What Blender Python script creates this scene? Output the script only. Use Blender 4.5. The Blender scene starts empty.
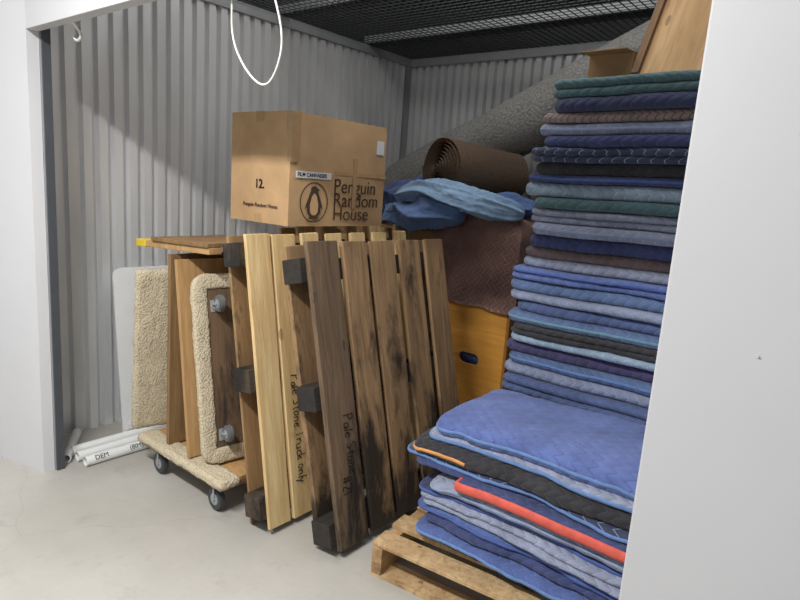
import bpy, bmesh, math, random
from mathutils import Vector, Matrix, noise
rnd=random.Random(7)
sc=bpy.context.scene
col=sc.collection
try:
    sc.view_settings.view_transform='Standard'
except Exception: pass

def lin(c):
    return tuple(((x/255)/12.92 if x/255<=0.04045 else ((x/255+0.055)/1.055)**2.4) for x in c)+(1.0,)

# ---------------------------------------------------------------- node helpers
def newmat(name,rough=0.7,metal=0.0):
    m=bpy.data.materials.new(name); m.use_nodes=True
    nt=m.node_tree; b=nt.nodes['Principled BSDF']
    b.inputs['Roughness'].default_value=rough; b.inputs['Metallic'].default_value=metal
    return m,nt,b
def N(nt,t,**kw):
    n=nt.nodes.new(t)
    for k,v in kw.items():
        setattr(n,k,v)
    return n
def mathn(nt,op,a,b=None,c=None):
    n=nt.nodes.new('ShaderNodeMath'); n.operation=op
    for i,x in enumerate((a,b,c)):
        if x is None: continue
        if isinstance(x,(int,float)): n.inputs[i].default_value=x
        else: nt.links.new(x,n.inputs[i])
    return n.outputs[0]
def coords(nt,scale=(1,1,1),kind='Object'):
    tc=N(nt,'ShaderNodeTexCoord'); mp=N(nt,'ShaderNodeMapping')
    mp.inputs['Scale'].default_value=scale
    nt.links.new(tc.outputs[kind],mp.inputs['Vector'])
    return mp.outputs['Vector']
def noise_tex(nt,vec,scale,detail=4,rough=.55,dist=0):
    n=N(nt,'ShaderNodeTexNoise'); n.inputs['Scale'].default_value=scale; n.inputs['Detail'].default_value=detail
    n.inputs['Roughness'].default_value=rough; n.inputs['Distortion'].default_value=dist
    nt.links.new(vec,n.inputs['Vector']); return n.outputs['Fac']
def ramp(nt,fac,stops):
    r=N(nt,'ShaderNodeValToRGB'); e=r.color_ramp.elements
    while len(e)<len(stops): e.new(0.5)
    for i,(p,c) in enumerate(stops):
        e[i].position=p; e[i].color=c if len(c)==4 else (*c,1)
    nt.links.new(fac,r.inputs['Fac']); return r.outputs['Color']
def mix(nt,fac,a,b,mode='MIX'):
    n=N(nt,'ShaderNodeMix',data_type='RGBA',blend_type=mode)
    for idx,x in ((0,fac),(6,a),(7,b)):
        if isinstance(x,(int,float)): n.inputs[idx].default_value=x
        elif isinstance(x,tuple): n.inputs[idx].default_value=x
        else: nt.links.new(x,n.inputs[idx])
    return n.outputs[2]
def bump(nt,b,h,strength=.4,dist=.01):
    n=N(nt,'ShaderNodeBump'); n.inputs['Strength'].default_value=strength; n.inputs['Distance'].default_value=dist
    nt.links.new(h,n.inputs['Height']); nt.links.new(n.outputs['Normal'],b.inputs['Normal'])

def plain(name,c,rough=.6,metal=0,var=.06,scale=12,bs=.0):
    m,nt,b=newmat(name,rough,metal); v=coords(nt); f=noise_tex(nt,v,scale)
    c=lin(c); lo=tuple(x*(1-var) for x in c[:3])+(1,); hi=tuple(min(1,x*(1+var)) for x in c[:3])+(1,)
    nt.links.new(ramp(nt,f,[(.3,lo),(.7,hi)]),b.inputs['Base Color'])
    if bs: bump(nt,b,f,bs,.004)
    return m
def wood(name,light,dark,axis='z',rough=.75,stain=None,stain_amt=.5,low=0,lowh=.5,edge=0):
    m,nt,b=newmat(name,rough)
    s={'x':(1.2,14,14),'y':(14,1.2,14),'z':(14,14,1.2)}[axis]
    v=coords(nt,s); f=noise_tex(nt,v,2.2,6,.62,.8)
    c=ramp(nt,f,[(.28,lin(dark)),(.62,lin(light))])
    f3=noise_tex(nt,v,9,3,.6)
    c=mix(nt,mathn(nt,'MULTIPLY',f3,.4),c,lin(dark))
    vb=coords(nt,{'x':(.1,6,6),'y':(6,.1,6),'z':(6,6,.1)}[axis]); fb=noise_tex(nt,vb,1.3,0)
    kb=N(nt,'ShaderNodeMapRange'); kb.inputs[1].default_value=.35; kb.inputs[2].default_value=.7; kb.inputs[4].default_value=.45
    nt.links.new(fb,kb.inputs[0]); c=mix(nt,kb.outputs[0],c,lin(dark))
    vk=coords(nt,{'x':(.35,1,1),'y':(1,.35,1),'z':(1,1,.35)}[axis])
    vo=N(nt,'ShaderNodeTexVoronoi'); vo.inputs['Scale'].default_value=9; nt.links.new(vk,vo.inputs['Vector'])
    kn=mathn(nt,'LESS_THAN',vo.outputs['Distance'],.09)
    c=mix(nt,mathn(nt,'MULTIPLY',kn,.6),c,tuple(x*.4 for x in lin(dark)[:3])+(1,))
    if stain:
        v2=coords(nt,(1.6,1.6,.5)); f2=noise_tex(nt,v2,4.2,8,.72,.3)
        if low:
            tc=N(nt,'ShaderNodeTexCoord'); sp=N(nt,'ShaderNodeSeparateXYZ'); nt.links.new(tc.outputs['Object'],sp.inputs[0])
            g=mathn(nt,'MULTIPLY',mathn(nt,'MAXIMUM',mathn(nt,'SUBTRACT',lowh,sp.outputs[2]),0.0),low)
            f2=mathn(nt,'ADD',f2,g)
        k=N(nt,'ShaderNodeMapRange'); k.inputs[1].default_value=stain_amt; k.inputs[2].default_value=stain_amt+.14
        nt.links.new(f2,k.inputs[0])
        c=mix(nt,mathn(nt,'MULTIPLY',k.outputs[0],.92),c,lin(stain))
    nt.links.new(c,b.inputs['Base Color']); bump(nt,b,mathn(nt,'ADD',f,mathn(nt,'MULTIPLY',f3,.5)),.5,.005)
    return m
def quilt(name,c,thread=None,pitch=.045,var=.26,speck=False,amt=.36,bs=.6):
    m,nt,b=newmat(name,.95)
    b.inputs['Sheen Weight'].default_value=.15
    tc=N(nt,'ShaderNodeTexCoord'); sp=N(nt,'ShaderNodeSeparateXYZ'); nt.links.new(tc.outputs['Object'],sp.inputs[0])
    yz=mathn(nt,'ADD',sp.outputs[1],sp.outputs[2])
    pp=mathn(nt,'PINGPONG',yz,.03)
    u=mathn(nt,'ADD',sp.outputs[0],pp)
    w=mathn(nt,'PINGPONG',u,pitch/2)
    line=mathn(nt,'LESS_THAN',w,.0020)
    f=noise_tex(nt,tc.outputs['Object'],7,5,.65)
    f2=noise_tex(nt,tc.outputs['Object'],150,2,.6)
    cl=lin(c); lo=tuple(x*(1-var)for x in cl[:3])+(1,); hi=tuple(min(1,x*(1+var)+.012)for x in cl[:3])+(1,)
    cc=ramp(nt,f,[(.3,lo),(.7,hi)])
    cc=mix(nt,mathn(nt,'MULTIPLY',f2,.35),cc,tuple(x*.5 for x in cl[:3])+(1,))
    th=lin(thread) if thread else tuple(min(1,x*1.9+.03)for x in cl[:3])+(1,)
    cc=mix(nt,mathn(nt,'MULTIPLY',line,amt),cc,th)
    if speck:
        f4=noise_tex(nt,tc.outputs['Object'],48,1,.5)
        cc=mix(nt,mathn(nt,'GREATER_THAN',f4,.765),cc,lin((60,66,100)))
    nt.links.new(cc,b.inputs['Base Color'])
    h=mathn(nt,'ADD',mathn(nt,'POWER',mathn(nt,'DIVIDE',w,pitch/2),.5),mathn(nt,'MULTIPLY',f2,.35))
    h=mathn(nt,'ADD',h,mathn(nt,'MULTIPLY',f,1.4))
    bump(nt,b,h,bs,.008)
    return m

# ---------------------------------------------------------------- object helpers
def link(o,parent=None):
    col.objects.link(o)
    if parent is not None: o.parent=parent
    return o
def meta(o,label,cat,group=None):
    o['label']=label; o['category']=cat
    if group: o['group']=group
def empty(name,loc=(0,0,0),rot=(0,0,0)):
    e=bpy.data.objects.new(name,None); e.location=loc; e.rotation_euler=rot; e.empty_display_size=.1
    return link(e)
def fin(name,bm,mat,parent=None,smooth=False,loc=None,sharp=None):
    bmesh.ops.recalc_face_normals(bm,faces=bm.faces)
    me=bpy.data.meshes.new(name); bm.to_mesh(me); bm.free()
    if mat: me.materials.append(mat)
    if smooth or sharp:
        for p in me.polygons: p.use_smooth=True
    if sharp: me.set_sharp_from_angle(angle=math.radians(sharp))
    o=bpy.data.objects.new(name,me)
    if loc: o.location=loc
    return link(o,parent)
def addbox(bm,x0,x1,y0,y1,z0,z1,bev=0,M=None,jit=0):
    r=bmesh.ops.create_cube(bm,size=1)
    vs=r['verts']
    for v in vs:
        v.co=Vector((x0+(v.co.x+.5)*(x1-x0),y0+(v.co.y+.5)*(y1-y0),z0+(v.co.z+.5)*(z1-z0)))
        if jit: v.co+=Vector([rnd.uniform(-jit,jit) for _ in range(3)])
        if M: v.co=M@v.co
    if bev:
        es=list({e for v in vs for e in v.link_edges})
        bmesh.ops.bevel(bm,geom=es,offset=bev,segments=2,affect='EDGES',profile=.6)
def boxpart(name,mat,parent,*a,**k):
    bm=bmesh.new(); addbox(bm,*a,**k); return fin(name,bm,mat,parent)
def cyl(bm,p0,p1,r,seg=24,r2=None):
    p0=Vector(p0);p1=Vector(p1);d=p1-p0
    M=Matrix.Translation((p0+p1)/2)@d.to_track_quat('Z','Y').to_matrix().to_4x4()
    bmesh.ops.create_cone(bm,cap_ends=True,segments=seg,radius1=r,radius2=r if r2 is None else r2,depth=d.length,matrix=M)
def tube(name,pts,r,mat,parent=None,cyclic=False):
    cu=bpy.data.curves.new(name,'CURVE'); cu.dimensions='3D'; cu.bevel_depth=r; cu.bevel_resolution=4
    s=cu.splines.new('NURBS'); s.points.add(len(pts)-1)
    for i,p in enumerate(pts): s.points[i].co=(*p,1)
    s.use_endpoint_u=True; s.order_u=4; s.resolution_u=8; s.use_cyclic_u=cyclic
    cu.use_fill_caps=True
    o=bpy.data.objects.new(name,cu); col.objects.link(o)
    dg=bpy.context.evaluated_depsgraph_get(); me=bpy.data.meshes.new_from_object(o.evaluated_get(dg))
    bpy.data.objects.remove(o); me.materials.clear(); me.materials.append(mat)
    for p in me.polygons:p.use_smooth=True
    o=bpy.data.objects.new(name,me); return link(o,parent)
def text(name,body,size,mat,M,parent=None,shear=0,align='LEFT',ext=.0006,space=1,bold=0):
    cu=bpy.data.curves.new(name,'FONT'); cu.body=body; cu.size=size; cu.extrude=ext; cu.shear=shear
    cu.align_x=align; cu.space_character=space; cu.offset=bold
    o=bpy.data.objects.new(name,cu); col.objects.link(o)
    dg=bpy.context.evaluated_depsgraph_get(); me=bpy.data.meshes.new_from_object(o.evaluated_get(dg))
    bpy.data.objects.remove(o); me.materials.clear(); me.materials.append(mat)
    me.transform(M)
    o=bpy.data.objects.new(name,me); return link(o,parent)
STK={'P':(.5,[[(0,0),(.02,1)],[(.0,1),(.3,.98),(.44,.82),(.36,.6),(.02,.48)]]),'a':(.46,[[(.38,.42),(.2,.5),(.03,.36),(.02,.12),(.16,0),(.34,.14),(.38,.45),(.4,.05),(.46,0)]]),
'l':(.2,[[(.08,1),(.05,.05),(.12,0)]]),'e':(.44,[[(.02,.25),(.36,.32),(.3,.48),(.14,.5),(.02,.34),(.04,.1),(.2,0),(.4,.1)]]),
'S':(.5,[[(.44,.88),(.28,1),(.08,.9),(.06,.7),(.34,.42),(.38,.16),(.22,0),(0,.1)]]),'t':(.38,[[(.16,.92),(.14,.08),(.3,0)],[(0,.6),(.34,.64)]]),
'o':(.44,[[(.2,.5),(.03,.36),(.04,.08),(.2,0),(.36,.14),(.34,.42),(.18,.5)]]),'n':(.46,[[(.02,.5),(.03,0)],[(.03,.3),(.18,.5),(.33,.42),(.36,.0)]]),
'T':(.56,[[(0,.96),(.54,1)],[(.27,.98),(.25,0)]]),'r':(.36,[[(.02,.5),(.03,0)],[(.03,.28),(.16,.48),(.32,.46)]]),'u':(.46,[[(.02,.5),(.05,.08),(.22,.02),(.36,.2)],[(.37,.5),(.4,0)]]),
'c':(.4,[[(.36,.42),(.2,.5),(.03,.34),(.05,.08),(.2,0),(.37,.08)]]),'k':(.42,[[(.02,1),(.03,0)],[(.34,.52),(.03,.24),(.38,0)]]),'y':(.42,[[(.0,.5),(.18,.12)],[(.36,.52),(.04,-.35)]]),
'#':(.56,[[(.15,.9),(.1,.1)],[(.38,.92),(.33,.1)],[(0,.62),(.5,.68)],[(0,.3),(.48,.36)]]),'2':(.46,[[(.02,.8),(.18,1),(.38,.86),(.3,.55),(0,.02),(.42,.04)]]),'1':(.26,[[(.04,.8),(.16,1),(.14,0)]]),' ':(.34,[])}
def scrawl(name,body,size,mat,M,parent,w=.0045,seed=1):
    r=random.Random(seed); bm=bmesh.new(); x=0; lift=0
    for ch in body:
        adv,st=STK[ch]; j=r.uniform(-.07,.07); s=size*r.uniform(.9,1.12); tilt=r.uniform(-.06,.14)
        for pl in st:
            pts=[Vector((x+(p[0]+tilt*p[1])*s,(p[1]+j)*s,0)) for p in pl]
            for _ in range(2):
                if len(pts)>2:
                    q=[pts[0]]
                    for a,b in zip(pts,pts[1:]): q+=[a*.75+b*.25,a*.25+b*.75]
                    pts=q+[pts[-1]]
            prev=None; lift+=.00002
            for i,p in enumerate(pts):
                d=(pts[min(i+1,len(pts)-1)]-pts[max(i-1,0)]).normalized(); n=Vector((-d.y,d.x,0))*w*.5*r.uniform(.8,1.2)
                a=bm.verts.new(M@(p+n+Vector((0,0,lift)))); b=bm.verts.new(M@(p-n+Vector((0,0,lift))))
                if prev: bm.faces.new((prev[0],a,b,prev[1]))
                prev=(a,b)
        x+=adv*s*1.12
    return fin(name,bm,mat,parent)
def basis(cx,cy,cz,loc):
    M=Matrix((cx,cy,cz)).transposed().to_4x4(); M.translation=Vector(loc); return M
def faceX(loc): return basis((0,1,0),(0,0,1),(1,0,0),loc)
def faceY(loc): return basis((1,0,0),(0,0,1),(0,-1,0),loc)
def struct(o): o['kind']='structure'; return o

# ---------------------------------------------------------------- camera
cam=bpy.data.cameras.new('camera'); co=bpy.data.objects.new('camera',cam); col.objects.link(co)
zf=Vector((.616,-.770,.185)).normalized(); xr=Vector((.768,.630,.0713)); xr=(xr-zf*xr.dot(zf)).normalized(); yu=zf.cross(xr)
M=Matrix((xr,yu,zf)).transposed().to_4x4(); M.translation=(0,0,1.5); co.matrix_world=M
cam.sensor_width=36; cam.lens=27; cam.clip_start=.02
sc.camera=co

# ---------------------------------------------------------------- materials
def concrete():
    m,nt,b=newmat('concrete_floor',.5)
    v=coords(nt); f=noise_tex(nt,v,1.6,7,.6); f2=noise_tex(nt,v,45,3,.6); f5=noise_tex(nt,v,7,5,.7)
    c=ramp(nt,f,[(.3,lin((164,161,153))),(.55,lin((178,175,168))),(.75,lin((189,186,179)))])
    c=mix(nt,mathn(nt,'MULTIPLY',f2,.25),c,lin((148,143,133)))
    st=N(nt,'ShaderNodeMapRange'); st.inputs[1].default_value=.56; st.inputs[2].default_value=.7; st.inputs[4].default_value=.3
    nt.links.new(f5,st.inputs[0]); c=mix(nt,st.outputs[0],c,lin((142,136,126)))
    vo=N(nt,'ShaderNodeTexVoronoi',feature='DISTANCE_TO_EDGE'); vo.inputs['Scale'].default_value=.55
    d=N(nt,'ShaderNodeVectorMath',operation='ADD'); nn=N(nt,'ShaderNodeTexNoise'); nn.inputs['Scale'].default_value=3
    nt.links.new(v,nn.inputs['Vector']); nt.links.new(v,d.inputs[0])
    s=N(nt,'ShaderNodeVectorMath',operation='SCALE'); s.inputs['Scale'].default_value=.25
    nt.links.new(nn.outputs['Color'],s.inputs[0]); nt.links.new(s.outputs[0],d.inputs[1]); nt.links.new(d.outputs[0],vo.inputs['Vector'])
    cr=mathn(nt,'LESS_THAN',vo.outputs['Distance'],.0016)
    c=mix(nt,mathn(nt,'MULTIPLY',cr,.16),c,lin((120,114,105)))
    nt.links.new(c,b.inputs['Base Color']); bump(nt,b,f2,.08,.003)
    return m
M_floor=concrete()
def metalwall():
    m,nt,b=newmat('galvanised_sheet',.36,.3)
    v=coords(nt,(1,1,.25)); f=noise_tex(nt,v,5,4,.5)
    nt.links.new(ramp(nt,f,[(.3,lin((212,213,214))),(.7,lin((226,227,228)))]),b.inputs['Base Color'])
    r=N(nt,'ShaderNodeMapRange'); r.inputs[3].default_value=.25; r.inputs[4].default_value=.38
    nt.links.new(f,r.inputs[0]); nt.links.new(r.outputs[0],b.inputs['Roughness'])
    return m
M_wall=metalwall()
M_white=plain('white_painted_steel',(206,206,208),.5,0,.02,3)
M_white2=plain('white_painted_steel_dimmed',(178,178,180),.5,0,.02,3)  # same white paint, greyed down so the right panel looks less brightly lit
M_dark=plain('dark_steel',(78,82,88),.5,.3)
M_grey=plain('grey_steel',(156,159,162),.5,.2)
M_black=plain('dark_ceiling_paint',(60,60,62),.9)
M_mesh=plain('wire_mesh',(64,66,68),.5,.4)
M_cable=plain('white_cord',(214,212,206),.7)
M_pvc=plain('white_pvc',(226,228,226),.35,0,.02)
M_ink=plain('black_ink',(20,17,16),.8,0,.02)
M_inkp=plain('printed_ink',(72,56,44),.8,0,.1)
M_card=plain('cardboard',(196,160,118),.8,0,.13,6,.1)
M_card2=plain('cardboard_dark',(170,132,92),.8,0,.07,5)
M_tape=plain('packing_tape',(186,153,111),.16,0,.08,20,.5)
M_label=plain('paper_label',(225,226,226),.35,0,.02)
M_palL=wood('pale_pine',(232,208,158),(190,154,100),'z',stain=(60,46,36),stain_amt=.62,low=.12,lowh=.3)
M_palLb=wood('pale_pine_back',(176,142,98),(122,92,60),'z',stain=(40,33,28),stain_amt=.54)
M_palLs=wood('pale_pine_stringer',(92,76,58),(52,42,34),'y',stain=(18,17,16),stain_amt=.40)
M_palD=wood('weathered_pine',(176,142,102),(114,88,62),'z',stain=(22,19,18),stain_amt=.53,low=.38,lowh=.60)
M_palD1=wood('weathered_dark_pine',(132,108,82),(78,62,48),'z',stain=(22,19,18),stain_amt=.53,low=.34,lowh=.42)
M_palDs=wood('blackened_stringer',(56,48,42),(24,22,21),'y')
M_palF=wood('floor_pallet_pine',(208,180,136),(150,118,80),'x',stain=(80,60,44),stain_amt=.56)
M_palFs=wood('floor_pallet_stringer',(186,152,108),(126,94,64),'y',stain=(70,52,40),stain_amt=.56)
M_ply=wood('plywood_dolly',(196,158,108),(156,118,74),'z')
M_plyD=wood('plywood_brown',(156,124,82),(110,82,52),'z')
M_plyW=wood('worn_underside',(124,98,70),(76,58,42),'z',stain=(44,34,28),stain_amt=.52)
M_plyO=wood('orange_plywood',(222,162,74),(190,130,52),'x',.45,stain=(60,44,30),stain_amt=.66)
M_plyO2=wood('orange_plywood_edge',(168,116,54),(132,86,36),'z',.5)
M_ply2=wood('light_crate_pine',(206,170,124),(164,126,82),'z')
M_plyE=wood('crate_edge',(140,106,70),(96,68,44),'z')
M_yel=plain('yellow_tape',(214,186,60),.4)
M_foam=plain('grey_white_panel',(228,230,231),.5,0,.02)
M_rub=plain('grey_rubber',(98,100,102),.5)
M_rubd=plain('dark_rubber',(60,62,64),.6)
def carpetmat(name,c,sc_=60,st=.6):
    m,nt,b=newmat(name,1.0); v=coords(nt)
    vo=N(nt,'ShaderNodeTexVoronoi'); vo.inputs['Scale'].default_value=sc_; nt.links.new(v,vo.inputs['Vector'])
    f=noise_tex(nt,v,9,5,.6)
    cl=lin(c); lo=tuple(x*.68 for x in cl[:3])+(1,); hi=tuple(min(1,x*1.12)for x in cl[:3])+(1,)
    cc=ramp(nt,vo.outputs['Distance'],[(.1,hi),(.8,lo)]); cc=mix(nt,mathn(nt,'MULTIPLY',f,.3),cc,lo)
    nt.links.new(cc,b.inputs['Base Color'])
    h=mathn(nt,'MULTIPLY',vo.outputs['Distance'],-1.0); bump(nt,b,h,st,.006); return m
M_carp=carpetmat('beige_loop_carpet',(208,194,166),115,.7)
M_brownc=carpetmat('brown_carpet',(150,126,106),120,.8)
M_greyf=carpetmat('grey_felt_pad',(196,195,191),60,.9)

# ---------------------------------------------------------------- room
bm=bmesh.new(); addbox(bm,-9,4,-3,5.4,-.1,0); struct(fin('floor',bm,M_floor))
def corr(name,length,h,M,pitch=.083,depth=.034):
    bm=bmesh.new(); n=int(length/pitch)+1; prof=[]
    for i in range(n):
        b0=i*pitch
        prof+= [(b0,0),(b0+pitch*.22,0),(b0+pitch*.34,depth),(b0+pitch*.88,depth)]
    V=lambda x,y,z: bm.verts.new(M@Vector((x,y,z)))
    lo=[V(x,y,0) for x,y in prof]; hi=[V(x,y,h) for x,y in prof]
    for i in range(len(prof)-1): bm.faces.new((lo[i],lo[i+1],hi[i+1],hi[i]))
    x1=prof[-1][0]
    a=V(0,-.012,0);b=V(x1,-.012,0);c=V(x1,-.012,h);d=V(0,-.012,h)
    bm.faces.new((a,b,c,d)); bm.faces.new((lo[0],hi[0],d,a)); bm.faces.new((lo[-1],hi[-1],c,b))
    return struct(fin(name,bm,M_wall))
WH=2.52
corr('wall_left',3.1,WH,basis((0,1,0),(1,0,0),(0,0,1),(-3.42,1.1,0)))
corr('wall_back',3.6,WH,basis((1,0,0),(0,-1,0),(0,0,1),(-3.42,4.2,0)),.078)
corr('wall_right',3.1,WH,basis((0,1,0),(-1,0,0),(0,0,1),(.1,1.1,0)))
bm=bmesh.new(); addbox(bm,-3.43,-3.38,4.10,4.16,0,WH); struct(fin('trim_1',bm,M_grey))
bm=bmesh.new(); addbox(bm,-3.44,-3.37,1.1,4.2,WH-.02,WH+.04); addbox(bm,-3.4,.1,4.14,4.22,WH-.02,WH+.04); struct(fin('trim_2',bm,M_grey))
bm=bmesh.new(); pts=[(-3.01,1.07),(-4.6,.68),(-4.6,.78),(-3.5,1.12),(-3.09,1.12),(-3.01,1.12)]
a=[bm.verts.new((x,y,0)) for x,y in pts]; b_=[bm.verts.new((x,y,3.1)) for x,y in pts]
for i in range(len(pts)): j=(i+1)%len(pts); bm.faces.new((a[i],a[j],b_[j],b_[i]))
bm.faces.new(a); bm.faces.new(b_); struct(fin('wall_front',bm,M_white))
bm=bmesh.new(); addbox(bm,-.28,2.6,1.07,1.13,0,3.1,.004)
for z in (.55,1.28,1.62):
    cyl(bm,(-.13,1.072,z),(-.13,1.0675,z),.0022,10)
o=struct(fin('wall_front',bm,M_white2))
bm=bmesh.new(); addbox(bm,-3.05,-.28,1.07,1.12,2.05,3.1,.003); struct(fin('wall_front',bm,M_white))
bm=bmesh.new(); addbox(bm,-3.02,-2.99,1.125,1.16,0,2.12); struct(fin('trim_3',bm,M_dark))
bm=bmesh.new(); addbox(bm,-.29,-.24,1.135,1.19,0,2.12); struct(fin('trim_4',bm,M_dark))
bm=bmesh.new(); addbox(bm,-3.42,-3.0,1.121,1.14,0,WH); struct(fin('trim_5',bm,M_grey))
e=empty('roll_up_door',(-1.64,1.3,2.32)); meta(e,'coiled white steel roll-up door under the header','roller door')
bm=bmesh.new(); cyl(bm,(-1.33,0,.0),(1.3,0,0),.12,28); fin('door_coil',bm,M_dark,e,sharp=40)
bm=bmesh.new(); addbox(bm,-1.33,1.3,-.16,-.13,-.24,0,.004); fin('bottom_bar',bm,M_white,e)
bm=bmesh.new()
x=-3.4
while x<.1: addbox(bm,x-.0022,x+.0022,1.13,4.2,WH+.04,WH+.0445); x+=.05
y=1.15
while y<4.2: addbox(bm,-3.4,.1,y-.0022,y+.0022,WH+.0445,WH+.049); y+=.05
struct(fin('ceiling',bm,M_mesh))
bm=bmesh.new(); addbox(bm,-9,3,.9,5.6,3.3,3.4); struct(fin('ceiling',bm,M_black))
for i,y in enumerate((1.9,2.75,3.6)):
    bm=bmesh.new(); addbox(bm,-3.4,.1,y-.02,y+.02,WH+.05,WH+.1); struct(fin('trim_%d'%(6+i),bm,M_grey))
for i,y in enumerate((2.3,3.9)):
    bm=bmesh.new(); addbox(bm,-5,3,y-.05,y+.05,3.0,3.2); struct(fin('trim_%d'%(9+i),bm,M_dark))
bm=bmesh.new(); addbox(bm,-9,3,5.3,5.4,0,3.4); struct(fin('wall_rear',bm,M_black))

# ---------------------------------------------------------------- pallets
def pallet(name,loc,rot,W,Hh,mats,slats,label,nstr=3,th=.145,mat1=None,strz=None,blocks=False,cat='pallet',bmat=None,top=.016):
    e=empty(name,loc,rot); meta(e,label,cat,'wooden pallets')
    dm,sm=mats; dk=.018
    def deck(nm,x0,x1,sl,m,first=None):
        bm=bmesh.new()
        for k,(a,b) in enumerate(sl):
            if first and k==0: continue
            addbox(bm,x0,x1,a,b,rnd.uniform(0,.012),Hh-rnd.uniform(0,top),.003,jit=.003)
        return fin(nm,bm,m,e)
    deck('top_deck',-dk,0,slats,dm,first=mat1)
    if mat1:
        bm=bmesh.new(); a,b=slats[0]; addbox(bm,-dk,0.004,a,b,0,Hh+.004,.004,jit=.002); fin('edge_board',bm,mat1,e)['label']='darker weathered edge board'
    bs=[s for i,s in enumerate(slats) if i%2==0]
    deck('bottom_deck',-th,-th+dk,bs,bmat or dm)
    zs=strz or [0.02,Hh/2-.02,Hh-.07]
    for z in zs:
        bm=bmesh.new()
        if blocks:
            for yy in (-.03,W/2-.05,W-.12): addbox(bm,-th+dk+.001,-dk-.001,yy,yy+.12,z,z+.10,.004)
            addbox(bm,-dk-.02,-dk-.0005,0,W,z,z+.09,.002)
            addbox(bm,-th+dk+.0005,-th+dk+.02,0,W,z,z+.09,.002)
        else: addbox(bm,-th+dk+.0005,-dk-.0005,-.004,W,z,z+.045,.003)
        fin('stringer',bm,sm,e)
    return e
R=math.radians
def upright(name,x,y,theta,W,Hh,mats,slats,label,yaw=0,**k):
    th=.145; t=R(theta)
    return pallet(name,(x,y,th*math.sin(t)),(0,-t,R(yaw)),W,Hh,mats,slats,label,**k)
dark=upright('wooden_pallet',-1.50,1.61,13,.93,1.26,(M_palD,M_palDs),[(0,.17),(.20,.35),(.375,.54),(.575,.73),(.775,.93)],'weathered black-stained wooden pallet stood upright, leaning on pale pallet',mat1=M_palD1,strz=[.02,.58,1.10],blocks=True,top=.006)
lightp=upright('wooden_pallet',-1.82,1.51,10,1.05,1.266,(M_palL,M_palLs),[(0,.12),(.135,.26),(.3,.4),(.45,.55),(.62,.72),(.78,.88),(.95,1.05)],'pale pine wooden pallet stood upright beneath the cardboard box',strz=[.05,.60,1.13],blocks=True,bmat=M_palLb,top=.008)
backp=upright('wooden_pallet',-2.09,2.06,12,.9,1.275,(M_palL,M_palLs),[(0,.12),(.18,.28),(.36,.46),(.54,.64),(.78,.9)],'pine upright pallet wedged behind the pale pallet',strz=[.05,.60,1.15])
dn=(0,0,-1)
scrawl('handwriting','Pale Stone',.052,M_ink,basis(dn,(0,1,0),(1,0,0),(.0075,.09,.54)),dark,.005,3)
scrawl('handwriting','#21',.052,M_ink,basis(dn,(0,1,0),(1,0,0),(.0075,.045,.29)),dark,.005,9)
scrawl('handwriting','Pale Stone Truck only',.050,M_ink,basis(dn,(0,1,0),(1,0,0),(.0045,.172,.64)),lightp,.0048,5)
def lying(x_right,y,W,L,label):
    return pallet('wooden_pallet',(x_right,y,.145),(0,R(-90),0),W,L,(M_palF,M_palFs),[(0,.10),(.15,.25),(.33,.43),(.5,.6),(.66,W)],label,strz=[.01,L/2-.02,L-.055])
p=lying(-.16,1.73,.76,1.2,'tan wooden pallet flat on the floor under the low blanket pile')
p.rotation_euler=(Matrix.Rotation(R(7),3,'Z')@Matrix.Rotation(R(-90),3,'Y')).to_euler()
p.location=(-1.36+1.2*math.cos(R(7)),1.63+1.2*math.sin(R(7)),.145)
p=lying(-.1,2.56,.70,1.2,'tan wooden pallet flat on the floor under the tall blanket stack')

# ---------------------------------------------------------------- cardboard box
bx=empty('cardboard_box',(-2.392,2.170,1.284)); meta(bx,'large taped brown cardboard box with printed logo on the upright pallets','box')
hx,hy,hz=.222,.33,.515
bm=bmesh.new()
bmesh.ops.create_cube(bm,size=1)
bmesh.ops.subdivide_edges(bm,edges=bm.edges[:],cuts=29,use_grid_fill=True)
for v in bm.verts:
    x,y,z=v.co.x*2,v.co.y*2,v.co.z*2
    bulge=.007; fade=(1-z*z)*(1-min(abs(x),abs(y))**2); dn_=(.0045*noise.noise(Vector((x*2.6,y*2.6,z*2.6)))+.0025*noise.noise(Vector((x*7,y*7,z*7))))*fade
    X=x*hx+ ((bulge*(1-y*y)*(1-z*z)+(dn_ if x<0 else dn_*.35))*x if abs(x)>.99 else 0)
    Y=y*hy+ ((bulge*(1-x*x)*(1-z*z)+dn_*.5)*y if abs(y)>.99 else 0)
    Z=(z+1)/2*hz - (0.006*(1-x*x)*(1-y*y) if z>.99 else 0)
    v.co=Vector((X,Y,Z))
fin('carton_body',bm,M_card,bx,sharp=35)
bm=bmesh.new(); addbox(bm,-hx,-.003,-hy,hy,hz,hz+.004); fin('top_flap',bm,M_card,bx)
bm=bmesh.new(); addbox(bm,.003,hx,-hy,hy,hz,hz+.004); fin('top_flap',bm,M_card,bx)
tp=[(-.03,.03,-hy-.001,hy+.001,hz+.004,hz+.005),(-.03,.03,-hy-.0020,-hy-.0004,hz-.1,hz+.005),(-.028,.03,-hy-.0020,-hy-.0004,0,.09),
 (hx-.03,hx+.0105,-hy-.001,-hy+.05,hz-.22,hz+.001),(hx+.009,hx+.0105,.078,.108,.09,.34),(hx+.007,hx+.0091,-.05,.33,.252,.270)]
for t in tp: boxpart('packing_tape',M_tape,bx,*t)
bm=bmesh.new(); addbox(bm,hx+.0035,hx+.0078,.25,.305,.375,.445); fin('shipping_label',bm,M_label,bx)['label']='shiny white shipping label'
bm=bmesh.new(); addbox(bm,hx+.009,hx+.0112,-.30,-.075,.226,.258); fin('paper_sticker',bm,M_label,bx)['label']='white sticker strip'
text('sticker_text','FILM CANVASSES',.0245,M_ink,faceX((hx+.0114,-.292,.2335)),bx,bold=.0006)
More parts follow.
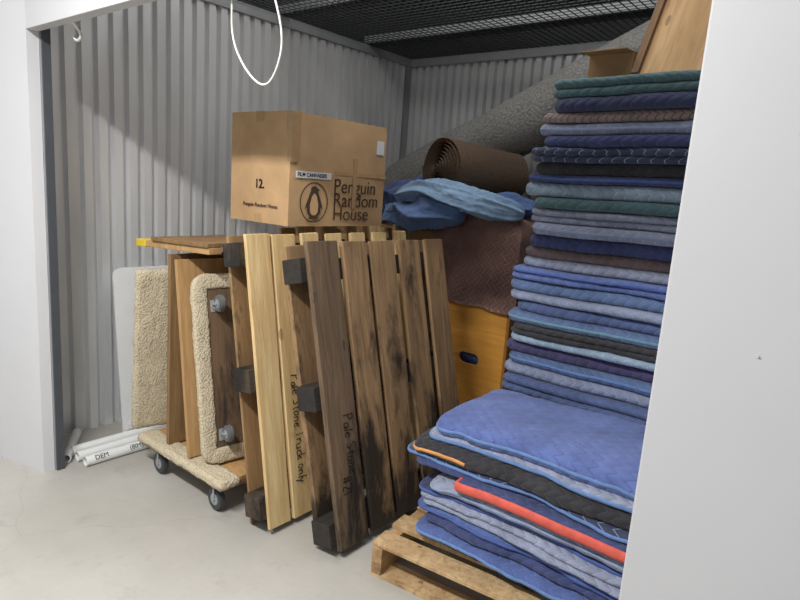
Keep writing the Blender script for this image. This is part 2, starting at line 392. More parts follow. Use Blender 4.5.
for i,t in enumerate(('Penguin','Random','House')):
    text('printed_lettering',t,.100,M_inkp,faceX((hx+.0092,-.055,.166-.068*i)),bx,space=1.0,bold=-.0006)
text('printed_lettering','12.',.06,M_ink,faceY((-.02,-hy-.0085,.165)),bx,bold=.001)
text('printed_lettering','Penguin Random House',.027,M_inkp,faceY((-.11,-hy-.0075,.075)),bx)
def poly(bm,pts,M,z=.0):
    vs=[bm.verts.new(M@Vector((x,y,z))) for x,y in pts]; bm.faces.new(vs)
def ell(cx,cy,rx,ry,n=40): return [(cx+rx*math.cos(2*math.pi*i/n),cy+ry*math.sin(2*math.pi*i/n)) for i in range(n)]
ME=faceX((hx+.0096,-.180,.114))
bm=bmesh.new()
o1=ell(0,0,.090,.096); o2=ell(0,0,.084,.090)
va=[bm.verts.new(ME@Vector((x,y,0))) for x,y in o1]; vb=[bm.verts.new(ME@Vector((x,y,0))) for x,y in o2]
for i in range(40): bm.faces.new((va[i],va[(i+1)%40],vb[(i+1)%40],vb[i]))
fin('printed_ring',bm,M_inkp,bx)
bm=bmesh.new()
poly(bm,[(-.012,.076),(.008,.078),(.02,.068),(.036,.06),(.022,.055),(.034,.03),(.05,-.01),(.057,-.035),(.043,-.02),(.041,-.05),(.026,-.068),(.034,-.077),(-.034,-.077),(-.026,-.068),(-.041,-.05),(-.043,-.02),(-.057,-.035),(-.05,-.01),(-.034,.03),(-.023,.055),(-.023,.068)],ME)
fin('printed_emblem',bm,M_inkp,bx)['label']='printed bird emblem'
bm=bmesh.new()
poly(bm,[(0,.045),(.015,.03),(.027,-.01),(.025,-.045),(.011,-.06),(-.011,-.06),(-.025,-.045),(-.027,-.01),(-.015,.03)],ME,.0006)
fin('emblem_belly',bm,M_card,bx)

# ---------------------------------------------------------------- casters & dollies
def caster(parent,loc,axis_down,r=.045,wheelmat=None):
    d=Vector(axis_down); q=Vector((0,0,-1)).rotation_difference(d).to_matrix().to_4x4(); Mt=Matrix.Translation(loc)@q
    c=bpy.data.objects.new('caster',None); c.empty_display_size=.03; link(c,parent); c.matrix_local=Mt
    bm=bmesh.new(); addbox(bm,-.028,.028,-.022,.022,-.003,0,.001); cyl(bm,(0,0,-.003),(0,0,-.016),.018,16)
    for s in(-1,1): addbox(bm,.006,.018,s*.019-.001,s*.019+.001,-.018-r,-.010,.0004)
    addbox(bm,-.002,.022,-.020,.020,-.016,-.011,.0005)
    fin('caster_fork',bm,M_grey,c)
    bm=bmesh.new(); cyl(bm,(.012,-.014,-.018-r),(.012,.014,-.018-r),r,36)
    bmesh.ops.bevel(bm,geom=[e for e in bm.edges if len(e.link_faces)==2 and e.calc_face_angle()>1],offset=.005,segments=2,affect='EDGES')
    fin('caster_wheel',bm,wheelmat or M_rubd,c,sharp=30)
    bm=bmesh.new(); cyl(bm,(.012,-.0155,-.018-r),(.012,.0155,-.018-r),r*.5,24); cyl(bm,(.012,-.023,-.018-r),(.012,.023,-.018-r),.008,12)
    fin('caster_hub',bm,M_grey,c)
    return c
def carpet_slab(name,parent,x0,x1,y0,y1,z0,z1,mat,rad=.02,rough=.0035,seed=0,res=.018):
    bm=bmesh.new(); bmesh.ops.create_cube(bm,size=1)
    dims=(x1-x0,y1-y0,z1-z0)
    big=max(dims); cuts=int(min(40,big/res))
    bmesh.ops.subdivide_edges(bm,edges=bm.edges[:],cuts=cuts,use_grid_fill=True)
    c=Vector(((x0+x1)/2,(y0+y1)/2,(z0+z1)/2)); h=Vector(dims)/2
    for v in bm.verts:
        p=Vector((v.co.x*dims[0],v.co.y*dims[1],v.co.z*dims[2]))
        r=min(rad,min(h)*.98)
        inner=Vector([max(-(h[i]-r),min(h[i]-r,p[i])) for i in range(3)])
        d=p-inner
        if d.length>1e-6:
            p=inner+d.normalized()*r
            n=d.normalized()
        else: n=Vector((0,0,0))
        p=p+n*(noise.noise((p+c)*55+Vector((seed,0,0)))*rough+noise.noise((p+c)*9+Vector((seed,0,0)))*rough)
        v.co=p+c
    return fin(name,bm,mat,parent,True)
def carpet_rim(name,parent,W_,H_,mat,hw=.036,ht=.019,cr=.035,seed=1):
    path=[]
    y0,y1,z0,z1=hw,W_-hw,hw,H_-hw
    def seg(a,b,n): return [(a[0]+(b[0]-a[0])*i/n,a[1]+(b[1]-a[1])*i/n) for i in range(n)]
    def arc(cy,cz,a0): return [(cy+cr*math.cos(a0+math.pi/2*i/8),cz+cr*math.sin(a0+math.pi/2*i/8)) for i in range(8)]
    path+=seg((y0+cr,z0),(y1-cr,z0),20)+arc(y1-cr,z0+cr,-math.pi/2)+seg((y1,z0+cr),(y1,z1-cr),45)+arc(y1-cr,z1-cr,0)+seg((y1-cr,z1),(y0+cr,z1),20)+arc(y0+cr,z1-cr,math.pi/2)+seg((y0,z1-cr),(y0,z0+cr),45)+arc(y0+cr,z0+cr,math.pi)
    bm=bmesh.new(); rings=[]; n=len(path); K=24
    for i,(y,z) in enumerate(path):
        a=path[i-1]; b=path[(i+1)%n]; t=Vector((0,b[0]-a[0],b[1]-a[1])).normalized(); o_=Vector((0,t.z,-t.y))
        ring=[]
        for k in range(K):
            an=2*math.pi*k/K; c_=math.cos(an); s_=math.sin(an)
            d=o_*math.copysign(abs(c_)**.5,c_)*hw+Vector((1,0,0))*math.copysign(abs(s_)**.5,s_)*ht
            p=Vector((0,y,z))+d
            p+=d.normalized()*(noise.noise(p*60+Vector((seed,0,0)))*.004+noise.noise(p*16)*.005)
            ring.append(bm.verts.new(p))
        rings.append(ring)
    for i in range(n):
        A=rings[i];B=rings[(i+1)%n]
        for k in range(K): bm.faces.new((A[k],A[(k+1)%K],B[(k+1)%K],B[k]))
    return fin(name,bm,mat,parent,True)
bd=empty('furniture_dolly',(-2.78,1.44,0)); meta(bd,'low carpeted wooden dolly on casters carrying the upright dollies','dolly','furniture dollies')
bm=bmesh.new(); addbox(bm,0,.70,0,.50,.128,.15,.003); fin('platform',bm,M_plyD,bd)
carpet_slab('carpet_pad',bd,-.015,.715,-.012,.10,.133,.178,M_carp,.02,.004,1)
carpet_slab('carpet_pad',bd,-.015,.715,.40,.512,.133,.178,M_carp,.02,.004,2)
bm=bmesh.new(); addbox(bm,.0,.70,.10,.40,.1502,.170,.003); fin('deck_board',bm,M_ply,bd)
for x_ in (.13,.61):
    for y_ in (.035,.43): caster(bd,(x_,y_,.128),(0,0,-1),.053)
def upright_dolly(x,y,lean,Wd,Hd,label,full=False,casters=True,z=.178,yaw=0):
    e=empty('furniture_dolly',(x,y,z),(0,R(-lean),R(yaw))); meta(e,label,'dolly','furniture dollies')
    if full:
        carpet_slab('carpet_cover',e,-.018,.026,0,Wd,.0,Hd,M_carp,.021,.005,3)
    else:
        bm=bmesh.new(); addbox(bm,-.012,.008,.02,Wd-.02,.02,Hd-.02); fin('board',bm,M_plyW,e)
        carpet_rim('carpet_edge',e,Wd,Hd,M_carp)
    if casters:
        for yy in (.105,Wd-.11):
            for zz in (.13,Hd-.15): caster(e,(.009 if not full else .032,yy,zz),(1,0,0),.039,M_rub)
    return e
upright_dolly(-2.85,1.43,-9,.45,.86,'beige loop-carpeted dolly on edge, tilted towards the wooden boards',full=True,casters=False,z=.182,yaw=-16)
upright_dolly(-2.25,1.46,11,.46,.88,'carpet-edged dolly stood on end with casters showing',z=.182,yaw=-10)
e=empty('plywood_board',(-2.57,1.47,.180),(0,R(1),0)); meta(e,'narrow brown plywood frame standing upright on the dolly','board')
boxpart('upright_rail',M_plyD,e,-.012,.012,0,.09,0,.94,.002)
boxpart('upright_rail',M_plyD,e,-.012,.012,.36,.45,0,.94,.002)
boxpart('cross_rail',M_plyD,e,-.014,.014,.09,.36,.80,.94,.002); boxpart('cross_rail',M_plyD,e,-.014,.014,.09,.36,.0,.14,.002)
e=empty('plywood_board',(-2.37,1.46,.183),(0,R(-8.5),R(-5))); meta(e,'honey-coloured plywood board leaning against the carpet-edged dolly','board')
boxpart('panel',M_ply,e,-.012,.012,0,.46,0,.93,.003)
boxpart('batten',M_plyD,e,-.03,-.013,.02,.44,.86,.92,.002); boxpart('batten',M_plyD,e,-.03,-.013,.02,.44,.03,.09,.002)
e=empty('wooden_dolly',(-2.86,1.46,1.13),(0,R(-2),R(4))); meta(e,'wooden dolly frame with yellow taped ends laid across the boards','dolly')
boxpart('long_rail',M_ply,e,.09,.58,.0,.07,0,.03,.004); boxpart('long_rail',M_ply,e,.09,.58,.30,.38,0,.03,.004)
boxpart('deck_board',M_plyD,e,.16,.58,-.01,.40,.031,.05,.003)
for a in ((.02,.10,-.003,.073,-.003,.033),(.02,.10,.297,.383,-.003,.033)):
    boxpart('yellow_tape',M_yel,e,*a,.004)['label']='yellow taped end'

e=empty('plastic_sheet',(-3.20,1.56,0),(0,R(-6),0)); meta(e,'thin grey-white panel with rounded corner leaning on the corrugated wall','panel')
bm=bmesh.new(); pts=[(0,0),(.7,0),(.7,.95)]+[(.05-.05*math.sin(t),.90+.05*math.cos(t)) for t in (0,.4,.8,1.2,1.57)]
va=[bm.verts.new((0,y,z)) for y,z in pts]; vb=[bm.verts.new((-.012,y,z)) for y,z in pts]
for i in range(len(pts)): j=(i+1)%len(pts); bm.faces.new((va[i],va[j],vb[j],vb[i]))
bm.faces.new(va); bm.faces.new(vb); fin('sheet',bm,M_foam,e)
bm=bmesh.new(); addbox(bm,.0005,.008,.02,.68,.02,.05,.002); fin('lower_lip',bm,M_foam,e)

def pipe(p0,p1,r,label):
    bm=bmesh.new(); p0=Vector(p0);p1=Vector(p1);L=(p1-p0).length; n=32
    rings=[]
    for (rr,zz) in ((r,0),(r,L),(r-.004,L),(r-.004,0)):
        rings.append([bm.verts.new((rr*math.cos(2*math.pi*i/n),rr*math.sin(2*math.pi*i/n),zz)) for i in range(n)])
    for k in range(4):
        A=rings[k];B=rings[(k+1)%4]
        for i in range(n): bm.faces.new((A[i],A[(i+1)%n],B[(i+1)%n],B[i]))
    o=fin('plastic_pipe',bm,M_pvc,None,sharp=40)
    d=p1-p0; o.matrix_world=Matrix.Translation(p0)@d.to_track_quat('Z','Y').to_matrix().to_4x4()
    meta(o,label,'pipe','white plastic pipes on the floor'); return o
pr=.026
pp=[pipe((-2.95,1.24,pr),(-2.95,2.5,pr),pr,'white plastic pipe lying on the concrete beside the wall'),
    pipe((-3.03,1.235,pr),(-3.03,2.5,pr),pr,'white plastic pipe lying on the concrete beside the wall'),
    pipe((-3.11,1.24,pr),(-3.11,2.5,pr),pr,'white plastic pipe lying on the concrete beside the wall'),
    pipe((-3.33,1.36,pr*1.0),(-3.04,1.185,pr*1.0),pr*.9,'short white pipe offcut lying across the pipe ends')]
bpy.context.view_layer.update()
def mark(t,y,x):
    n=Vector((.8,0,.6)); tv=Vector((-.6,0,.8)); b0=Vector((x,y,pr))+n*(pr+.0012)-tv*.012
    o=text('pipe_marking',t,.034,M_ink,basis((0,1,0),tuple(tv),tuple(n),b0))
    o.parent=pp[0]; o.matrix_parent_inverse=pp[0].matrix_world.inverted()
mark('DEM',1.28,-2.95); mark('(8IM)',1.46,-2.95)

# ---------------------------------------------------------------- folded blankets
def blanket(x0,x1,y0,y1,z0,th,mat,bind,label,group,seed,leaves=2,wav=.01,droop=0,yaw=0,cr=.06,bind_r=.007,lev=1.0,leafjit=.018,bindh=.011,puff=0,bend=None,rag=1.0):
    e=empty('folded_blanket',((x0+x1)/2,(y0+y1)/2,z0),(0,0,R(yaw))); meta(e,label,'blanket',group)
    hx_=(x1-x0)/2; hy_=(y1-y0)/2
    r_=random.Random(seed)
    tl=th/leaves
    nx,ny=84,20
    bm=bmesh.new(); bb=bmesh.new()
    def field(x,y):
        return lev*(.010*noise.noise(Vector((x*2.4,y*2.4,.3)))+.002*noise.noise(Vector((x*11,y*11,1.3))))
    def ss(i,n):
        t=i/n; return .5-.5*math.cos(math.pi*t)
    for l in range(leaves):
        ox0=r_.uniform(-1,.4)*leafjit; oy0=r_.uniform(-.6,1)*leafjit; ox1=r_.uniform(-1,1)*leafjit
        ax,bx_,ay,by_=-hx_+ox0,hx_+ox1,-hy_+oy0,hy_
        def drop(x,y):
            d=0
            s=(-hy_+.16-y)
            if s>0: d+=droop*(s/.16)**2
            s=(-hx_+.14-x)
            if s>0: d+=droop*.7*(s/.14)**2
            return -d
        zc=(l+.5)*tl
        grid={}
        for side in (1,-1):
            for i in range(nx+1):
                for j in range(ny+1):
                    s=ss(i,nx);t=ss(j,ny)
                    x=ax+(bx_-ax)*s; y=ay+(by_-ay)*t
                    cx=max(0,abs(s*2-1)-(1-cr/hx_))/(cr/hx_); cy=max(0,abs(t*2-1)-(1-cr/hy_))/(cr/hy_)
                    if cx>0 and cy>0:
                        m=max(cx,cy); L=math.hypot(cx,cy); f=m/L
                        x=x+(1-f)*cx*cr*(-1 if s>.5 else 1); y=y+(1-f)*cy*cr*(-1 if t>.5 else 1)
                    y+=(wav*noise.noise(Vector((x*4+seed*3.7+l*9,0,seed*1.9)))*1.6 + .006*rag*noise.noise(Vector((x*14,seed,l)))+.002*rag*noise.noise(Vector((x*45,seed,l))))*(1-t)
                    x+=wav*noise.noise(Vector((y*4+seed*2.3+l*5,3,seed*1.1)))*(1-s)*1.5
                    er=min(tl*.55,.026)
                    dx=min(s,1-s)*(bx_-ax); dy=min(t,1-t)*(by_-ay)
                    de=min(dx,dy)
                    if de<er: p=math.sqrt(max(0,1-(1-de/er)**2))
                    else: p=1
                    if side==-1 and (i in(0,nx) or j in(0,ny)):
                        grid[(side,i,j)]=grid[(1,i,j)]; continue
                    z=zc+side*tl*.5*p+field(x+(x0+x1)/2,y+(y0+y1)/2)+drop(x,y)
                    if de<.07: z+=rag*(.0018*noise.noise(Vector((x*22,y*22,seed+l)))+.0025*noise.noise(Vector((x*8,2,seed+l))))*side
                    if puff and side==1 and de>.02:
                        z+=puff*(noise.noise(Vector((x*7,y*9,seed)))+.5*noise.noise(Vector((x*18,y*20,seed))))
                    grid[(side,i,j)]=bm.verts.new((x,y,z))
        for side in (1,-1):
            for i in range(nx):
                for j in range(ny):
                    q=[grid[(side,i,j)],grid[(side,i+1,j)],grid[(side,i+1,j+1)],grid[(side,i,j+1)]]
                    if side==-1:q.reverse()
                    bm.faces.new(q)
        if bind and l==leaves-1:
            path=[grid[(1,0,j)].co.copy() for j in range(ny,-1,-1)]+[grid[(1,i,0)].co.copy() for i in range(1,nx+1)]
            if bend: path=path[:ny+1+bend]
            prev=None; K=10
            hh=min(tl*.5,bindh)
            for a,p in enumerate(path):
                pn=path[min(a+1,len(path)-1)]-path[max(a-1,0)]; pn.z=0
                if pn.length<1e-6: pn=Vector((1,0,0))
                pn.normalize(); out=Vector((pn.y,-pn.x,0))
                ring=[bb.verts.new(p+out*(bind_r*.8*math.cos(2*math.pi*k/K)-.001)+Vector((0,0,hh*math.sin(2*math.pi*k/K)))) for k in range(K)]
                if prev:
                    for k in range(K): bb.faces.new((prev[k],prev[(k+1)%K],ring[(k+1)%K],ring[k]))
                prev=ring
    fin('quilted_cloth',bm,mat,e,True)
    if bind: fin('edge_binding',bb,bind,e,True)
    else: bb.free()
    return e
C={'teal':(74,104,110),'navy':(54,61,94),'tan':(146,128,122),'steel':(132,142,168),'blue':(78,94,136),'royal':(80,99,154),'ink':(54,61,90),
   'black':(44,43,48),'purple':(66,62,100),'sky':(144,164,184),'slate':(142,149,172),'brown':(106,90,92),'sea':(84,116,124),'denim':(88,110,150),'midn':(56,66,110)}
QM={k:quilt('quilt_'+k,v) for k,v in C.items()}
QM['tan']=quilt('quilt_tan',C['tan'],(60,60,90),.03,amt=.9)
QM['ink']=quilt('quilt_ink',C['ink'],(160,175,200),.05,amt=.7)
def bindm(k,c): return plain('binding_'+k,c,.85,0,.15,40,.3)
BM={k:bindm(k,v) for k,v in {'teal':(56,94,102),'light':(132,146,174),'navy':(40,50,90),'aqua':(104,138,154),'blue':(70,90,148),'red':(204,90,76),'orange':(200,142,84),'lb':(98,128,176),'black':(34,34,38),'slate':(122,132,160)}.items()}
nm={'teal':'dark teal','navy':'navy','tan':'brown-striped','steel':'steel blue','blue':'mid blue','royal':'royal blue','ink':'zigzag-stitched','black':'black','purple':'dark purple','sky':'pale sky blue','slate':'grey-blue','brown':'dull brown','sea':'sea green','denim':'denim blue','midn':'midnight blue'}
tall=[
('teal','teal',1.7),('navy','navy',1.3),('tan','navy',1.0),('steel','light',1.15),('midn','navy',1.1),('ink','lb',1.4),('black','black',1.1),('midn','blue',.8),('sky','light',1.4),('teal','aqua',1.1),('slate','slate',1.35),('slate','light',1.2),('midn','blue',1.3),('brown','black',1.0),('slate','slate',1.05),('royal','blue',1.2),('denim','lb',1.25),('steel','slate',.9),('blue','navy',1.2),('denim','aqua',1.2),('black','black',1.0),('sky','aqua',.9),('purple','navy',1.3),('denim','lb',1.2),('steel','light',1.2)]
tot=sum(t[2] for t in tall); ztop=1.995; zlow=.70; unit=(ztop-zlow)/tot
z=ztop; H_=[]
for c,b,w in tall:
    th=w*unit; z-=th; H_.append((c,b,th,z))
zz=.147; low=['blue','slate','midn','denim','steel','black','blue']
lt=(zlow-zz)/len(low)
allb=[(low[i],'blue',lt,zz+i*lt) for i in range(len(low))][::-1]
G1='folded moving blankets in the tall stack'
for i,(c,b,th,z0) in enumerate(H_+allb):
    zm=z0
    f=max(0,min(1,(zm-1.55)/.4))
    xl=-1.285+.10*f+rnd.uniform(-.025,.03)+( .02 if 1.2<zm<1.5 else 0)
    blanket(xl,-.36+rnd.uniform(-.03,.03),2.40+rnd.uniform(-.018,.018),3.08,z0,th*.97,QM[c],BM[b] if i%4==3 else None,'%s quilted moving blanket folded flat in the tall stack'%nm[c],G1,i+11,leaves=2 if (i*7)%5<1 else 1,wav=.009,droop=.004,yaw=rnd.uniform(-1.2,1.2),bind_r=.003,leafjit=.010,bindh=.006,lev=.7,rag=.7)
M_top=quilt('quilt_top',(90,108,166),(72,87,144),.06,speck=True,amt=.5,bs=.7)
front=[ # colour, binding, x0, y0, th, droop, leaves
('navy','navy',-1.23,1.79,.055,.0,1),
('royal','lb',-1.26,1.75,.05,.012,1),
('midn','navy',-1.23,1.78,.05,.006,1),
('royal','blue',-1.28,1.79,.05,.012,1),
('slate','slate',-1.26,1.775,.062,.010,2),
('navy','blue',-1.29,1.80,.03,.012,1),
('slate','light',-1.23,1.775,.065,.012,1),
('midn','red',-1.09,1.765,.05,.004,1),
('midn','navy',-1.33,1.82,.026,.016,1),
('ink','lb',-1.36,1.81,.028,.018,1),
('black','orange',-1.33,1.80,.07,.020,1),
('slate','lb',-1.27,1.83,.045,.014,1),
]
z=.147; tt=sum(f[4] for f in front); k=(.59-.147)/tt
G2='folded moving blankets in the low pile'
for i,(c,b,x0,y0,th,dr,lv) in enumerate(front):
    red=b=='red'
    blanket(x0,-.33,y0,2.37,z,th*k,QM[c],BM[b] if i not in (2,4,8) else None,'%s quilted moving blanket with %s binding'%(nm[c],{'lb':'light blue','aqua':'aqua','light':'pale'}.get(b,b)),G2,i+70,leaves=lv,wav=.002 if red else .016,droop=dr,yaw=1.0 if red else rnd.uniform(-.5,2.5),bind_r=.012 if red else .0055,bindh=.018 if red else .007,leafjit=.012,cr=.012 if red else .045,lev=1.0,bend=28 if b=='orange' else None,rag=.4 if red else 1)
    z+=th*k
blanket(-1.26,-.34,1.84,2.37,z,.064,M_top,BM['lb'],'royal blue quilted blanket topping the low pile',G2,99,leaves=1,wav=.018,droop=.018,yaw=2,bind_r=.0045,bindh=.007,cr=.06,lev=1.2,puff=.0035)

# ---------------------------------------------------------------- on top of the tall stack
e=empty('wooden_crate',(-.955,2.62,2.03),(R(-29),0,R(-3))); meta(e,'pine wooden crate panel tilted on top of the tall blanket stack','crate')
boxpart('panel',M_ply2,e,.03,.62,.01,.025,.0,.52,.002)
boxpart('side_rail',M_plyE,e,0,.03,-.01,.07,0,.52,.002); boxpart('side_rail',M_plyE,e,.62,.65,-.01,.07,0,.52,.002)
boxpart('bottom_rail',M_plyE,e,.03,.62,.025,.07,0,.025,.002)
e=empty('cardboard_box',(-1.17,2.68,2.0),(0,0,R(-4))); meta(e,'small brown cardboard box on top of the blankets beside the crate','box')
boxpart('carton_body',M_card2,e,0,.2,0,.25,0,.13,.003)
boxpart('top_flap',M_card2,e,0,.2,-.08,0.0,.128,.132); boxpart('top_flap',M_card2,e,0,.2,.0,.122,.131,.134); boxpart('top_flap',M_card2,e,0,.2,.128,.25,.131,.134)

# ---------------------------------------------------------------- back stuff
e=empty('plywood_box',(-2.1,2.98,0)); meta(e,'orange varnished plywood box with oval hand hole behind the pallets','box')
bm=bmesh.new()
W_,H2=.50,.86; hx0,hx1,hz0,hz1=.20,.34,.49,.56
hole=[]; n=24
for i in range(n):
    a=2*math.pi*i/n; cx=(hx0+hx1)/2; cz=(hz0+hz1)/2
    px=cx+ (math.copysign((hx1-hx0)/2-.035,math.cos(a)))+.035*math.cos(a); pz=cz+.035*math.sin(a)
    hole.append((px,pz,a))
outer=[]
for px,pz,a in hole:
    c_,s_=math.cos(a),math.sin(a); cx=(hx0+hx1)/2; cz=(hz0+hz1)/2
    tx=((W_-cx) if c_>0 else cx)/max(abs(c_),1e-6); tz=((H2-cz) if s_>0 else cz)/max(abs(s_),1e-6); t=min(tx,tz)
    outer.append((cx+c_*t,cz+s_*t))
def snap(o):
    best=min(range(n),key=lambda i:(outer[i][0]-o[0])**2+(outer[i][1]-o[1])**2); outer[best]=o
for c_ in((0,0),(W_,0),(0,H2),(W_,H2)): snap(c_)
for yv in (0,.018):
    A=[bm.verts.new((p[0],yv,p[1])) for p in hole]; B=[bm.verts.new((p[0],yv,p[1])) for p in outer]
    for i in range(n): bm.faces.new((A[i],A[(i+1)%n],B[(i+1)%n],B[i]))
    if yv==0: A0,B0=A,B
for i in range(n):
    j=(i+1)%n; bm.faces.new((A0[i],A0[j],A[j],A[i])); bm.faces.new((B0[i],B0[j],B[j],B[i]))
fin('front_panel',bm,M_plyO,e)
boxpart('side_panel',M_plyO2,e,.50,.518,.0,.48,0,.86,.001)
boxpart('side_panel',M_plyO2,e,-.018,.0,.0,.48,0,.86,.001)
boxpart('top_panel',M_plyO,e,.0,.50,.018,.48,.842,.86,.001)
boxpart('back_panel',M_plyO,e,.0,.50,.462,.48,0,.84,.001)
boxpart('bottom_panel',M_plyO,e,.0,.50,.018,.46,.0,.02,.001)
blanket(-2.07,-1.63,3.02,3.40,.022,.56,QM['royal'],None,'royal blue blanket stuffed inside the orange plywood box','blanket inside the plywood box',140,leaves=6,wav=.004,leafjit=.004)
def carton(loc,sx,sy,sz,label):
    e=empty('cardboard_box',loc); meta(e,label,'box')
    boxpart('carton_body',M_card2,e,0,sx,0,sy,0,sz,.004)
    boxpart('top_flap',M_card2,e,0,sx/2-.002,0,sy,sz,sz+.004); boxpart('top_flap',M_card2,e,sx/2+.002,sx,0,sy,sz,sz+.004)
carton((-2.06,3.02,.864),.42,.38,.42,'brown carton covered by the brown quilted blanket')
carton((-2.78,3.06,0),.60,.70,1.24,'tall brown carton standing behind the upright pallets')
carton((-3.36,3.1,0),.50,.85,1.29,'tall brown carton in the back corner of the unit')
M_bq=quilt('quilt_brown_drape',(172,136,126),(132,104,98),.035,amt=.5,bs=.5)
def drape(name,cx,cy,ax,ay,top,lens,mat,label,seed,grp=None,slope=.10,hem=.86):
    bm=bmesh.new(); n=70; g={}; RR=.14
    Ux=ax+lens[1]; Ul=ax+lens[0]; Vf=ay+lens[2]; Vb=ay+lens[3]
    for i in range(n+1):
        for j in range(n+1):
            u=-Ul+(Ul+Ux)*i/n; v=-Vf+(Vf+Vb)*j/n
            iu=max(0,abs(u)-(ax-RR*.5)); iv=max(0,abs(v)-(ay-RR*.5))
            def prof(d):
                if d<=0: return 0,0
                if d<RR*1.2:
                    a=d/(RR*1.2)*math.pi/2; return RR*math.sin(a)*.62,RR*(1-math.cos(a))
                return RR*.62,RR+(d-RR*1.2)
            pu,zu=prof(iu); pv,zv=prof(iv)
            x=math.copysign(min(abs(u),ax-RR*.5)+pu,u); y=math.copysign(min(abs(v),ay-RR*.5)+pv,v)
            z=top-max(zu,zv)-.08*min(zu,zv)-slope*max(0,u)*max(0,1-max(zu,zv)*3)-.02*abs(u)
            w=noise.noise(Vector((u*5,v*5,seed)))*.018+noise.noise(Vector((u*14,v*3,seed+4)))*.008
            if zu>0.02: x+=w*math.copysign(1,u)+.010*math.sin(v*22+seed)*min(1,zu*5)
            if zv>.02: y+=w*math.copysign(1,v)-.014*abs(math.sin(u*10+seed+v*3))*min(1,zv*4)
            if zu<=.05 and zv<=.05: z+=w*.9+.006
            z=max(z,hem+.05*(-u-.1)+.004*math.sin(u*30))
            g[i,j]=bm.verts.new((cx+x,cy+y,z))
    for i in range(n):
        for j in range(n): bm.faces.new((g[i,j],g[i+1,j],g[i+1,j+1],g[i,j+1]))
    bmesh.ops.solidify(bm,geom=bm.faces[:],thickness=.012)
    o=fin(name,bm,mat,None,True); meta(o,label,'blanket',grp); return o
drape('moving_blanket',-1.83,3.20,.27,.235,1.38,(.2,.42,.60,.1),M_bq,'brown quilted moving blanket draped over a carton',5)
def twist(name,pts,radii,mat,label,seed,folds=5,tw=3.0,flat=.75):
    P=[Vector(p) for p in pts]; n=90; K=96
    def cr_(a,b,c,d,t): return .5*((2*b)+(c-a)*t+(2*a-5*b+4*c-d)*t*t+(3*b-a-3*c+d)*t**3)
    bm=bmesh.new(); rings=[]; m=len(P)-1
    def pos(s):
        q=s*m; i=min(int(q),m-1); t=q-i
        g=lambda L,k: L[max(0,min(len(L)-1,k))]
        return cr_(g(P,i-1),g(P,i),g(P,i+1),g(P,i+2),t), cr_(g(radii,i-1),g(radii,i),g(radii,i+1),g(radii,i+2),t)
    for a in range(n+1):
        s=a/n; p,r=pos(s); q,_=pos(min(1,s+.01)); q0,_=pos(max(0,s-.01)); T=(q-q0).normalized()
        side=T.cross(Vector((0,0,1))).normalized(); up=side.cross(T)
        env=min(1,math.sqrt(max(0,1-(1-min(s,1-s)/.10)**2)) if min(s,1-s)<.10 else 1)
        ring=[]
        for k in range(K):
            an=2*math.pi*k/K
            w=noise.noise(Vector((math.cos(an)*.9,math.sin(an)*.9,s*3+seed)))
            ph=folds*an+tw*s*2+w*2.6+seed
            f=1-abs(math.sin(ph*.5))**.7
            rr=r*env*(.80+.38*f+.30*w+.07*noise.noise(Vector((an*3,s*16,seed))))
            ring.append(bm.verts.new(p+side*math.cos(an)*rr+up*math.sin(an)*rr*flat))
        rings.append(ring)
    for a in range(n):
        for k in range(K): bm.faces.new((rings[a][k],rings[a][(k+1)%K],rings[a+1][(k+1)%K],rings[a+1][k]))
    bm.faces.new(rings[0]); bm.faces.new(rings[-1])
    bmesh.ops.remove_doubles(bm,verts=bm.verts,dist=1e-5)
    o=fin(name,bm,mat,None,True); meta(o,label,'blanket','crumpled blankets behind the box'); return o
QC=lambda k,c: quilt(k,c,amt=.10,bs=.25)
twist('moving_blanket',[(-2.85,3.20,1.34),(-2.60,3.20,1.42),(-2.36,3.14,1.44),(-2.14,3.10,1.38)],[.10,.15,.17,.11],QC('quilt_bundle_navy',(56,76,124)),'navy moving blanket bundled loosely behind the cardboard box',3.1,5,2)
twist('moving_blanket',[(-2.54,3.00,1.32),(-2.32,2.94,1.35),(-2.12,2.89,1.365),(-1.90,2.90,1.37)],[.09,.13,.13,.07],QC('quilt_bundle_denim',(92,120,168)),'denim blue blanket twisted loosely beside the rolled carpet',8.4,5,4)
twist('moving_blanket',[(-2.42,2.92,1.44),(-2.20,2.88,1.49),(-1.98,2.88,1.47),(-1.76,2.94,1.43),(-1.58,3.02,1.40)],[.05,.085,.10,.095,.055],QC('quilt_bundle_sky',(132,162,192)),'pale blue moving blanket twisted over the brown quilt',5.7,6,3,.75)
twist('moving_blanket',[(-1.98,3.14,1.43),(-1.80,3.16,1.45),(-1.60,3.20,1.42)],[.06,.085,.06],QC('quilt_bundle_blue',(78,104,154)),'mid blue blanket bundled beneath the rolled carpet',2.2,5,2)
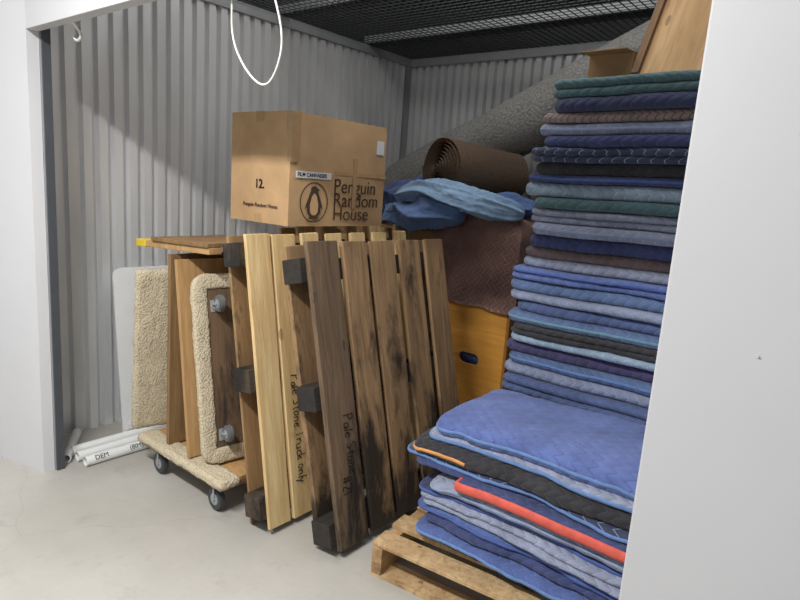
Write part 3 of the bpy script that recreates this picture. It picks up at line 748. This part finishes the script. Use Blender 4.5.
def roll(name,p0,p1,Ro,mat,label,turns=7,thick=.012,wob=.01,seed=0,cat='carpet roll',endj=.012,sp=1.2,fill=.8,cone=0):
    p0=Vector(p0);p1=Vector(p1);L=(p1-p0).length
    bm=bmesh.new(); N_=turns*36; seg=30; grid=[]
    ri=max(.004,Ro-turns*thick*sp)
    for s in range(seg+1):
        zl=L*s/seg; row=[]
        for i in range(N_+1):
            t=i/N_; a=2*math.pi*turns*t; r=ri+(Ro-ri)*t
            r*=1+wob*6*noise.noise(Vector((math.cos(a)*1.3,math.sin(a)*1.3,zl*2.5+seed)))
            row.append(bm.verts.new((r*math.cos(a),r*math.sin(a),zl+(endj*noise.noise(Vector((a*.4,seed,0))) if s in(0,seg) else 0)-(cone*(1-t) if s==0 else 0))))
        grid.append(row)
    for s in range(seg):
        for i in range(N_): bm.faces.new((grid[s][i],grid[s][i+1],grid[s+1][i+1],grid[s+1][i]))
    bmesh.ops.solidify(bm,geom=bm.faces[:],thickness=thick*fill)
    o=fin(name,bm,mat,None,sharp=50); d=p1-p0
    o.matrix_world=Matrix.Translation(p0)@d.to_track_quat('Z','Y').to_matrix().to_4x4(); meta(o,label,cat); return o
roll('rolled_carpet',(-2.14,2.97,1.640),(-2.0,3.56,1.61),.175,M_brownc,'brown carpet rolled up on top of the blankets',9,.0188,sp=1.0,fill=.8,cone=.05,endj=.004)
roll('rolled_felt_pad',(-3.15,3.86,1.52),(-.95,3.46,2.365),.20,M_greyf,'long grey felt pad roll slanting upwards across the back',6,.018,wob=.012,seed=4,cat='padding roll')

# ---------------------------------------------------------------- cord and hook
cp=[(-1.66,1.14,2.10),(-1.67,1.15,2.02),(-1.70,1.16,1.93),(-1.64,1.16,1.84),(-1.56,1.16,1.775),(-1.49,1.16,1.755),(-1.44,1.16,1.82),(-1.42,1.16,1.90),(-1.46,1.15,2.0),(-1.50,1.14,2.10)]
o=tube('pull_cord',[(x*.93-.09,y,z) for x,y,z in cp],.0032,M_cable)
meta(o,'white cord hanging in a loop from the door header','cord')
o=tube('hook',[(x+.20,y,z+.03) for x,y,z in [(-2.86,1.10,2.04),(-2.86,1.15,1.99),(-2.87,1.15,1.97),(-2.89,1.15,1.96),(-2.92,1.15,1.965),(-2.93,1.15,1.98)]],.006,M_cable)
meta(o,'small white metal hook below the rolled door','hook')

# ---------------------------------------------------------------- lights
def area(name,loc,sx,sy,e,c=(1,.97,.92),rot=(0,0,0)):
    l=bpy.data.lights.new(name,'AREA'); l.shape='RECTANGLE'; l.size=sx; l.size_y=sy; l.energy=e; l.color=c
    o=bpy.data.objects.new(name,l); o.location=loc; o.rotation_euler=rot; col.objects.link(o); return o
area('hallway_strip_light',(-1.4,-.15,2.8),1.2,.14,112,(1,.985,.96))
area('hallway_strip_light',(-4.2,-.3,2.8),1.2,.14,14,(.97,.98,1))
area('hallway_strip_light',(1.8,-.3,2.8),1.2,.14,5)
area('deck_strip_light',(-1.6,2.35,3.1),2.4,1.2,44,(1,.985,.96))
w=bpy.data.worlds.new('world'); sc.world=w; w.use_nodes=True
w.node_tree.nodes['Background'].inputs['Color'].default_value=(.96,.975,1,1); w.node_tree.nodes['Background'].inputs['Strength'].default_value=.58
